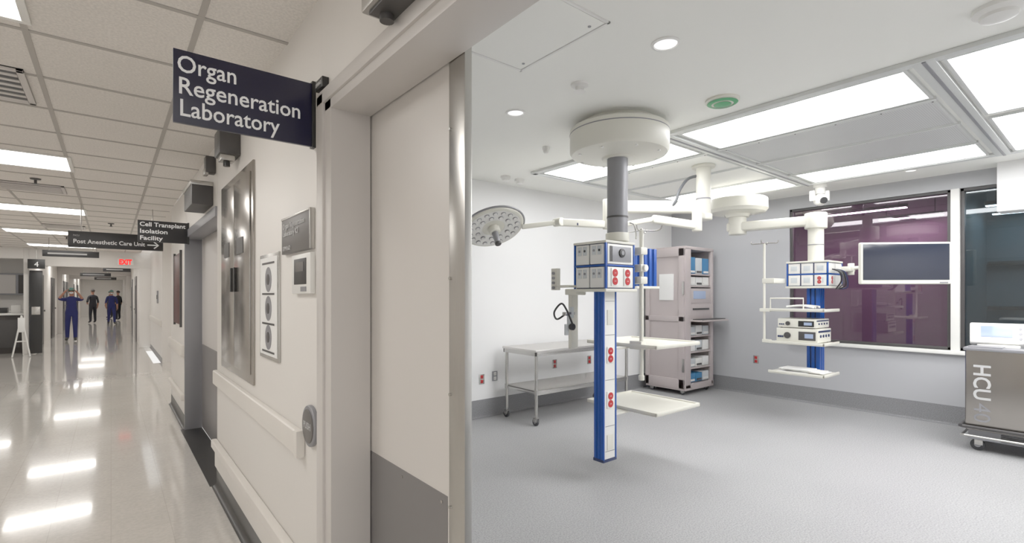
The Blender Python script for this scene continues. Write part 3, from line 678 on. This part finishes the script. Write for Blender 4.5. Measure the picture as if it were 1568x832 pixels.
# ---------------------------------------------------------------- surgical light
b = B('surgical_light')
c = Vector((4.94, 2.85, 0)); OT = OZ - .0125
b.cyl((c.x, c.y, 2.36), (c.x, c.y, OT), .075, 'offw', 36, bev=.01); b.cyl((c.x, c.y, OZ - .04), (c.x, c.y, OT), .12, 'offw', 36, bev=.008)
b.cyl((c.x, c.y, 2.30), (c.x, c.y, 2.37), .09, 'offw', 36, bev=.012); b.cyl((c.x, c.y, 2.52), (c.x, c.y, 2.535), .078, 'mgrey', 36)
E = Vector((4.12, 3.48, 0)); Lp = Vector((3.12, 4.18, 0))
def arm(b, p, q, w, h, k='offw'):
    p = Vector(p); q = Vector(q); d = q - p; a = math.atan2(d.y, d.x); L_ = math.hypot(d.x, d.y); pit = -math.atan2(d.z, L_)
    T = Matrix.Translation(p) @ Matrix.Rotation(a, 4, 'Z') @ Matrix.Rotation(pit, 4, 'Y')
    b.box((0, -w / 2, -h / 2), (d.length, w / 2, h / 2), k, min(w, h) * .3, T, 3)
arm(b, (c.x, c.y, 2.44), (E.x, E.y, 2.44), .10, .13)
b.cyl((E.x, E.y, 2.20), (E.x, E.y, 2.52), .05, 'offw', 28, bev=.01)
arm(b, (E.x, E.y, 2.25), (Lp.x + .55, Lp.y - .40, 2.27), .07, .08); arm(b, (Lp.x + .57, Lp.y - .41, 2.27), (Lp.x + .26, Lp.y - .16, 2.22), .045, .05)
b.cyl((Lp.x + .56, Lp.y - .46, 2.27), (Lp.x + .56, Lp.y - .35, 2.27), .045, 'offw', 20, bev=.006)
b.box((E.x - .30, E.y + .15, 2.235), (E.x - .2, E.y + .17, 2.26), 'bluedk', .002)
rt = Vector((.778, -.628, 0)); tc_ = Vector((-.6, -.8, 0))
n = (Vector((0, 0, -.80)) + tc_ * .42 + rt * .22).normalized()
T = Matrix.Translation((Lp.x, Lp.y, 2.225)) @ Vector((0, 0, -1)).rotation_difference(n).to_matrix().to_4x4() @ Matrix.Scale(1.12, 4)
b.lathe([(0, .055), (.12, .055), (.22, .04), (.28, .01), (.295, -.012), (.285, -.03), (.26, -.036), (.105, -.02), (0, -.02)], 'offw', seg=48, T=T)
b.lathe([(.262, -.0375), (.11, -.0225), (.11, -.021), (.262, -.036)], 'white', seg=48, T=T)
for k in range(18):
    a = 2 * math.pi * k / 18; r_ = .225
    b.cyl((r_ * math.cos(a), r_ * math.sin(a), -.030), (r_ * math.cos(a), r_ * math.sin(a), -.040), .022, 'mgrey', 16, T=T); b.cyl((r_ * math.cos(a), r_ * math.sin(a), -.039), (r_ * math.cos(a), r_ * math.sin(a), -.044), .017, 'white', 16, T=T)
for k in range(11):
    a = 2 * math.pi * k / 11; r_ = .158
    b.cyl((r_ * math.cos(a), r_ * math.sin(a), -.02), (r_ * math.cos(a), r_ * math.sin(a), -.034), .022, 'mgrey', 16, T=T); b.cyl((r_ * math.cos(a), r_ * math.sin(a), -.033), (r_ * math.cos(a), r_ * math.sin(a), -.038), .017, 'white', 16, T=T)
b.cyl((0, 0, -.02), (0, 0, -.08), .055, 'offw', 28, bev=.008, T=T); b.cyl((0, 0, -.08), (0, 0, -.19), .032, 'mgrey', 24, r2=.026, bev=.006, T=T); b.cyl((0, 0, -.19), (0, 0, -.215), .030, 'dgrey', 24, bev=.005, T=T)
b.tube([(.30 * math.cos(a), .30 * math.sin(a), -.015) for a in [i * math.pi / 24 + 3.4 for i in range(20)]], .009, 'mgrey', 8, T=T)
arm(b, (c.x, c.y, 2.335), (4.74, 2.80, 2.335), .08, .07)
b.cyl((4.73, 2.80, 2.16), (4.73, 2.80, 2.38), .05, 'offw', 24, bev=.01)
arm(b, (4.73, 2.80, 2.22), (4.32, 3.06, 2.28), .075, .085); arm(b, (4.34, 3.05, 2.28), (4.08, 3.22, 2.22), .05, .05)
b.tube([(4.9, 2.9, 2.78), (4.80, 2.95, 2.74), (4.70, 2.98, 2.62), (4.66, 3.0, 2.50), (4.64, 3.04, 2.44)], .016, 'rubber', 10, 6)
b.done()

# ---------------------------------------------------------------- boom 2
b = B('ceiling_equipment_boom')
kx, ky = 6.48, 3.25
b.lathe([(0, 0), (.2, 0), (.2, -.12), (.34, -.125), (.365, -.14), (.37, -.27), (.34, -.31), (.16, -.33), (.14, -.37), (0, -.37)], 'offw', (kx, ky, OZ), 56)
b.cyl((kx, ky, 2.30), (kx, ky, 2.6), .11, 'offw', 32, bev=.01); b.cyl((kx - .1, ky - .08, 2.55), (kx - .1, ky - .08, 2.585), .02, 'green', 12)
q = Vector((6.63, 2.36, 0))
arm(b, (kx - .02, ky + .12, 2.40), (q.x + .02, q.y - .1, 2.40), .17, .12)
b.cyl((q.x, q.y, 2.30), (q.x, q.y, 2.49), .12, 'offw', 32, bev=.012); b.cyl((q.x, q.y, 1.9), (q.x, q.y, 2.34), .085, 'offw', 32); b.cyl((q.x, q.y, 2.1), (q.x, q.y, 2.11), .088, 'mgrey', 32)
B0 = (6.40, 2.15, 1.60); B1 = (6.85, 2.60, 1.89)
b.box((B0[0] + .012, B0[1] + .012, B0[2]), (B1[0] - .012, B1[1] - .012, B1[2]), 'bluedk', .01)
b.box((B0[0] - .006, B0[1] - .006, B1[2] - .01), (B1[0] + .006, B1[1] + .006, B1[2] + .012), 'offw', .006); b.box((B0[0] - .012, B0[1] - .012, B0[2] - .02), (B1[0] + .012, B1[1] + .012, B0[2] + .004), 'offw', .006)
for i in range(3):
    ya = B0[1] + .018 + i * .142
    for (za, zb) in ((1.612, 1.735), (1.755, 1.872)):
        b.box((B0[0], ya, za), (B0[0] + .02, ya + .126, zb), 'white', .004); b.box((B0[0] - .003, ya + .03, za + .03), (B0[0] + .002, ya + .10, zb - .03), 'binlt', .002)
for i in range(2):
    xa_ = B0[0] + .018 + i * .213
    for (za, zb) in ((1.612, 1.735), (1.755, 1.872)): b.box((xa_, B0[1], za), (xa_ + .198, B0[1] + .02, zb), 'white', .004)
for (xx, yy) in ((B0[0], B0[1]), (B0[0], B1[1] - .012), (B1[0] - .012, B0[1])): b.box((xx - .002, yy - .002, B0[2]), (xx + .014, yy + .014, B1[2]), 'blue', .003)
b.box((B0[0] - .002, B0[1] - .002, 1.738), (B1[0], B0[1] + .02, 1.752), 'blue', .002); b.box((B0[0] - .002, B0[1] - .002, 1.738), (B0[0] + .02, B1[1], 1.752), 'blue', .002)
red_duplex(b, (B0[0] + .002, B0[1] + .09, 1.675), 'X', 1.0); red_duplex(b, (B0[0] + .10, B0[1] - .001, 1.675), 'Y', 1.0)
for i in range(4): b.tube([(6.5 + i * .05, 2.14, 1.80), (6.48 + i * .06, 2.06, 1.76), (6.5 + i * .07, 2.05, 1.66 - .02 * i), (6.55 + i * .05, 2.12, 1.57)], .008, ['black', 'rubber', 'black', 'bluedk'][i], 8, 5)
b.box((6.56, 2.30, .56), (6.70, 2.43, 1.6), 'bluedk')
for yy in (2.315, 2.365, 2.415): b.box((6.55, yy - .018, .55), (6.57, yy + .018, 1.6), 'blue', .006)
for xx in (6.575, 6.63, 6.685): b.box((xx - .02, 2.29, .55), (xx + .02, 2.31, 1.6), 'blue', .006)
for zt in (1.33, .95, .60):
    b.box((6.08, 2.08, zt - .022), (6.55, 2.68, zt), 'offw', .01); b.box((6.08, 2.08, zt - .02), (6.10, 2.68, zt + .012), 'offw', .006); b.box((6.08, 2.08, zt - .02), (6.55, 2.10, zt + .012), 'offw', .006)
b.cyl((6.12, 2.74, .95), (6.12, 2.74, 2.12), .014, 'offw', 16); b.box((6.10, 2.66, .93), (6.14, 2.76, .97), 'offw', .006); b.box((6.10, 2.62, 1.64), (6.42, 2.76, 1.70), 'offw', .01); b.box((6.08, 2.66, 1.3), (6.14, 2.78, 1.34), 'offw', .006)
for k in range(4):
    a = k * math.pi / 2 + .2; d = Vector((math.cos(a), math.sin(a), 0)); p = Vector((6.12, 2.74, 2.12))
    b.tube([p, p + d * .09, p + d * .14, p + d * .15 + Vector((0, 0, .03))], .006, 'steel', 8, 4)
b.tube([(6.10, 2.66, 1.33), (6.10, 2.66, 1.46), (6.10, 2.30, 1.46), (6.10, 2.30, 1.33)], .009, 'offw', 8)
b.box((6.80, 2.05, 1.78), (6.98, 2.2, 1.84), 'offw', .012); b.cyl((6.92, 2.08, 1.74), (6.92, 2.08, 1.88), .035, 'offw', 20, bev=.005)
b.tube([(6.92, 2.08, 1.82), (6.95, 1.95, 1.83), (6.88, 1.75, 1.84), (6.76, 1.64, 1.84)], .022, 'offw', 12, 5)
b.done()
def device(name, x0, y0, z0, x1, y1, z1, blue=True):
    b = B(name); b.box((x0, y0, z0 + .008), (x1, y1, z1), 'offw', .008)
    for xx in (x0 + .03, x1 - .03):
        for yy in (y0 + .03, y1 - .03): b.cyl((xx, yy, z0), (xx, yy, z0 + .01), .012, 'black', 10)
    h = z1 - z0
    b.box((x0 - .004, y0 + .02, z0 + h * .2), (x0 + .002, y0 + (y1 - y0) * .45, z1 - h * .2), 'dgrey' if blue else 'black', .002)
    b.box((x0 - .006, y0 + (y1 - y0) * .1, z0 + h * .35), (x0 - .003, y0 + (y1 - y0) * .3, z1 - h * .35), 'lcd')
    b.cyl((x0 - .014, y0 + (y1 - y0) * .72, (z0 + z1) / 2), (x0 + .0, y0 + (y1 - y0) * .72, (z0 + z1) / 2), h * .22, 'dgrey', 20)
    for k in range(3): b.cyl((x0 - .008, y0 + (y1 - y0) * (.84 + k * .05), z0 + h * .4), (x0 + .0, y0 + (y1 - y0) * (.84 + k * .05), z0 + h * .4), h * .07, 'bluedk', 12)
    for k in range(4): b.cyl((x0 + (x1 - x0) * (.2 + .2 * k), y0 - .008, z0 + h * .5), (x0 + (x1 - x0) * (.2 + .2 * k), y0, z0 + h * .5), h * .1, 'bluedk', 12)
    b.box((x0 + .02, y0 - .002, z1 - h * .25), (x1 - .02, y0 + .002, z1 - h * .12), 'bluedk')
    b.done()
device('endoscopy_light_source', 6.12, 2.16, .951, 6.52, 2.60, 1.115)
device('insufflator_unit', 6.13, 2.18, 1.116, 6.52, 2.59, 1.225, False)
b = B('surgical_handpiece_set'); b.box((6.16, 2.2, 1.331), (6.46, 2.55, 1.345), 'mgrey', .004)
for i in range(4): b.tube([(6.17 + .06 * i, 2.22, 1.36), (6.22 + .05 * i, 2.38, 1.375), (6.2 + .06 * i, 2.52, 1.36)], .013, ('white', 'offw', 'mgrey', 'white')[i], 8, 4)
b.done()
b = B('paper_stack')
for i in range(5): b.box((6.15, 2.2, .601 + i * .009), (6.40, 2.52, .609 + i * .009), 'paper', .001, RZ(random.uniform(-.02, .02)))
b.done()
b = B('wall_display_monitor', Matrix.Translation((6.62, 1.50, 1.84)) @ Matrix.Rotation(math.atan2(-.70, .714), 4, 'Z'))
w, h = .455, .225
b.box((-w, -.03, -h), (w, .02, h), 'offw', .018, seg=3); b.box((-w + .024, -.033, -h + .045), (w - .024, -.028, h - .02), 'screen', .001)
b.box((-.2, .02, -.12), (.2, .06, .12), 'offw', .012); b.cyl((0, .05, 0), (.02, .16, 0), .03, 'offw', 16); b.box((w - .12, -.034, -h + .012), (w - .04, -.029, -h + .025), 'mgrey'); b.done()

# PTZ camera
b = B('ceiling_ptz_camera'); px2, py2 = 6.94, 2.42
b.cyl((px2, py2, OZ - .05), (px2, py2, OZ), .075, 'white', 28, bev=.008); b.cyl((px2, py2, OZ - .13), (px2, py2, OZ - .05), .055, 'white', 24, bev=.006)
for s in (-1, 1): b.box((px2 - .04 + s * .065, py2 - .03 - s * .06, OZ - .22), (px2 + .0 + s * .065, py2 + .03 - s * .06, OZ - .09), 'white', .012)
b.sph((px2, py2, OZ - .2), .08, 'white'); b.cyl((px2 - .045, py2 - .05, OZ - .22), (px2 - .062, py2 - .066, OZ - .225), .04, 'black', 20); b.done()

# ---------------------------------------------------------------- heater cooler unit
b = B('heater_cooler_unit')
x0, x1, y0, y1 = 6.44, 7.12, .15, .985
b.box((x0, y0, .20), (x1, y1, .98), 'steelH', .02, seg=3); b.box((x0 - .015, y0 - .01, .965), (x1 + .01, y1 + .012, .995), 'mgrey', .01)
b.box((x0 + .02, y0 + .02, .11), (x1 - .02, y1 - .02, .21), 'mgrey', .01)
for k in range(5): b.box((x0 + .012, y0 + .05, .125 + k * .015), (x0 + .021, y1 - .25, .132 + k * .015), 'black')
b.tube([(x1, y1 + .03, .235), (x0 - .02, y1 + .03, .235), (x0 - .035, y1 + .01, .235), (x0 - .035, y0 - .02, .235), (x1, y0 - .02, .235)], .016, 'dgrey', 10)
b.tube([(x1, y1 + .02, .15), (x0 - .02, y1 + .02, .15), (x0 - .03, y1 + .0, .15), (x0 - .03, y0 - .02, .15)], .012, 'steel', 10)
b.text('HCU', (x0 - .0015, .92, .84), (0, 0, -1), (0, -1, 0), 'textg', .17, .33, bold=.003); b.text('40', (x0 - .0015, .92, .47), (0, 0, -1), (0, -1, 0), 'mgrey', .17, .18)
b.box((x0 + .02, y1 - .26, .995), (x1 - .1, y1 - .02, 1.005), 'mgrey', .003)
Tm = Matrix.Translation((x0 + .26, y1 - .20, 1.10)) @ Matrix.Rotation(math.radians(8), 4, 'Z') @ Matrix.Rotation(math.radians(24), 4, 'Y')
b.box((-.045, -.2, -.09), (.03, .2, .12), 'white', .018, Tm, 3); b.box((-.048, -.10, -.03), (-.044, .12, .085), 'lcd', .002, Tm)
for k in range(3): b.cyl((-.048, -.155, -.04 + k * .05), (-.044, -.155, -.04 + k * .05), .012, 'mgrey', 14, T=Tm)
b.box((x0 + .18, y1 - .36, .99), (x0 + .42, y1 - .06, 1.02), 'white', .01)
for xx in (x0 + .08, x1 - .08):
    for yy in (y0 + .08, y1 - .09): castor(b, xx, yy, .13, .055)
b.done()

# ---------------------------------------------------------------- people
def person(name, loc, head, pose, cloth, hatk, mask=True, s=1.0):
    J = {'pel': ((0, 0, .96), .115), 'wst': ((0, 0, 1.09), .105), 'ch': ((0, 0, 1.26), .118), 'nb': ((0, 0, 1.40), .07), 'nk': ((0, .01, 1.475), .040), 'h1': ((0, .02, 1.565), .064), 'h2': ((0, .01, 1.655), .078),
         'hL': ((-.08, 0, .88), .085), 'hR': ((.08, 0, .88), .085), 'kL': ((-.10, .02, .49), .062), 'kR': ((.10, .02, .49), .062), 'aL': ((-.105, 0, .11), .048), 'aR': ((.105, 0, .11), .048),
         'tL': ((-.12, .15, .04), .036), 'tR': ((.12, .15, .04), .036),
         'sL': ((-.165, 0, 1.365), .060), 'sR': ((.165, 0, 1.365), .060), 'eL': ((-.225, -.02, 1.09), .044), 'eR': ((.225, -.02, 1.09), .044), 'wL': ((-.235, .05, .86), .027), 'wR': ((.235, .05, .86), .027),
         'pL': ((-.23, .075, .78), .03), 'pR': ((.23, .075, .78), .03)}
    for k, v in pose.items(): J[k] = (v, J[k][1])
    keys = list(J)
    E_ = [('pel', 'wst', 'c'), ('wst', 'ch', 'c'), ('ch', 'nb', 'c'), ('nb', 'nk', 's'), ('nk', 'h1', 's'), ('h1', 'h2', 's'),
          ('pel', 'hL', 'c'), ('pel', 'hR', 'c'), ('hL', 'kL', 'c'), ('hR', 'kR', 'c'), ('kL', 'aL', 'c'), ('kR', 'aR', 'c'), ('aL', 'tL', 'b'), ('aR', 'tR', 'b'),
          ('nb', 'sL', 'c'), ('nb', 'sR', 'c'), ('sL', 'eL', 'c'), ('sR', 'eR', 'c'), ('eL', 'wL', 's'), ('eR', 'wR', 's'), ('wL', 'pL', 's'), ('wR', 'pR', 's')]
    b = B(name, Matrix.Translation(loc) @ Matrix.Rotation(head, 4, 'Z') @ Matrix.Scale(s, 4))
    def skin(verts, edges, radii, root, sub):
        me = bpy.data.meshes.new('sk'); me.from_pydata(verts, edges, [])
        ob = bpy.data.objects.new('sk', me); scn.collection.objects.link(ob)
        md = ob.modifiers.new('s', 'SKIN'); md.use_smooth_shade = True
        sv = me.skin_vertices[0].data
        for i, r in enumerate(radii):
            sv[i].radius = (r, r); sv[i].use_root = (i == root)
        sb = ob.modifiers.new('d', 'SUBSURF'); sb.levels = sub; sb.render_levels = sub
        dg = bpy.context.evaluated_depsgraph_get()
        m2 = bpy.data.meshes.new_from_object(ob.evaluated_get(dg))
        bpy.data.objects.remove(ob); bpy.data.meshes.remove(me)
        t = bmesh.new(); t.from_mesh(m2); bpy.data.meshes.remove(m2); return t
    t = skin([J[k][0] for k in keys], [(keys.index(a), keys.index(c)) for a, c, _ in E_], [J[k][1] * 1.12 for k in keys], 0, 2)
    def seg(p, a, c):
        a = Vector(a); c = Vector(c); u = max(0, min(1, (p - a).dot(c - a) / (c - a).length_squared)); return (p - a - (c - a) * u).length
    idx = {'c': b.mi(cloth), 's': b.mi('skin'), 'b': b.mi('black')}
    for f in t.faces:
        p = f.calc_center_median()
        best = min(E_, key=lambda e: seg(p, J[e[0]][0], J[e[1]][0]) - .5 * (J[e[0]][1] + J[e[1]][1]))
        f.material_index = idx[best[2]]; f.smooth = True
    for v in t.verts:
        if .85 < v.co.z < 1.38:
            w = min(1, (v.co.z - .85) / .08, (1.38 - v.co.z) / .06); ax = abs(v.co.x); g = 1 if ax < .09 else max(0, 1 - (ax - .09) / .11)
            v.co.x *= 1 + .2 * w * g; v.co.y *= 1 - .1 * w * g
    me = bpy.data.meshes.new('x'); t.to_mesh(me); t.free(); me.transform(b.M); b.bm.from_mesh(me); bpy.data.meshes.remove(me)
    for sd, S in (('L', -1), ('R', 1)):
        w = Vector(J['w' + sd][0]); p = Vector(J['p' + sd][0]); d = (p - w).normalized(); side = Vector((0, 1, 0)); side = (side - d * side.dot(d)).normalized()
        cdir = Vector((-S, 0, 0)); cdir = (cdir - d * cdir.dot(d)).normalized()
        for i, ln in enumerate((.062, .072, .068, .052)):
            o = p + side * (.027 - .018 * i); t = skin([tuple(o), tuple(o + d * ln * .55 + cdir * .006), tuple(o + d * ln * .95 + cdir * .03)], [(0, 1), (1, 2)], [.0095, .0085, .0075], 0, 1); b.merge(t, 'skin')
        o = w + side * .02 + d * .02; t = skin([tuple(o), tuple(o + side * .035 + d * .03), tuple(o + side * .04 + d * .06)], [(0, 1), (1, 2)], [.012, .01, .008], 0, 1); b.merge(t, 'skin')
    hc = Vector(J['h2'][0])
    t = bmesh.new(); bmesh.ops.create_uvsphere(t, u_segments=20, v_segments=14, radius=.1)
    for v in list(t.verts):
        fr = 0.0 if v.co.y > 0 else -.045
        if v.co.z < fr: v.co.z = fr + (v.co.z - fr) * .1
        v.co = Vector((v.co.x * .86, v.co.y * .98 - .006, v.co.z * .95)) + hc + Vector((0, 0, .012))
    b.merge(t, hatk)
    for S in (-1, 1):
        b.sph(tuple(hc + Vector((S * .028, .070, -.012))), .010, 'hair'); b.sph(tuple(hc + Vector((S * .074, 0, -.03))), .02, 'skin', (.5, 1, 1.4))
    b.sph(tuple(hc + Vector((0, .082, -.04))), .014, 'skin', (.8, 1, 1.4))
    if mask: b.sph(tuple(hc + Vector((0, .035, -.068))), .056, 'mask', (1, 1, .72))
    else: b.sph(tuple(hc + Vector((0, .076, -.075))), .018, 'red', (1, .3, .25))
    return b.done(60)
PI = math.pi
raised = {'eL': (-.29, .10, 1.36), 'eR': (.30, .10, 1.38), 'wL': (-.17, .15, 1.58), 'wR': (.17, .14, 1.59), 'pL': (-.11, .12, 1.66), 'pR': (.11, .11, 1.67), 'kL': (-.1, .10, .49), 'aL': (-.105, .10, .11), 'tL': (-.12, .25, .04)}
walk = {'kL': (-.1, .14, .50), 'aL': (-.1, .20, .10), 'tL': (-.11, .34, .05), 'kR': (.1, -.02, .49), 'aR': (.1, -.20, .13), 'tR': (.11, -.08, .04), 'wL': (-.23, .0, .86), 'pL': (-.23, 0, .78), 'wR': (.23, .14, .90), 'pR': (.225, .19, .83)}
hips = {'eL': (-.27, -.05, 1.12), 'wL': (-.19, .12, 1.00), 'pL': (-.12, .15, 1.00)}
person('surgeon_adjusting_cap', (-1.00, 21.6, 0), PI - .05, raised, 'scrub', 'cap', s=.99)
person('orderly_in_black_scrubs', (-.75, 34.5, 0), .5, hips, 'scrubdk', 'hair', s=1.03)
person('nurse_walking', (.02, 32.5, 0), PI + .1, walk, 'scrub', 'cap', s=1.0)
person('doctor_standing', (-.05, 41, 0), PI - .6, hips, 'scrubdk', 'cap', s=1.0)
person('hospital_visitor', (.33, 37.5, 0), .9, {}, 'scrubdk', 'hair', s=1.0)

# ---------------------------------------------------------------- world / camera
w = bpy.data.worlds.new('World'); scn.world = w; w.use_nodes = True
w.node_tree.nodes['Background'].inputs[0].default_value = (1, .98, .95, 1); w.node_tree.nodes['Background'].inputs[1].default_value = 0.9
cd = bpy.data.cameras.new('camera'); cam = bpy.data.objects.new('camera', cd); scn.collection.objects.link(cam)
cd.sensor_width = 36; cd.lens = 36 * 760 / 1568.0; cd.shift_y = 44.0 / 1920; cd.clip_start = .02
th = math.atan2(614, 760)
cam.location = (0, 0, H); cam.rotation_euler = (math.pi / 2, 0, -th)
scn.camera = cam
try:
    scn.view_settings.view_transform = 'Standard'; scn.view_settings.look = 'None'; scn.view_settings.gamma = 1.3
except Exception: pass
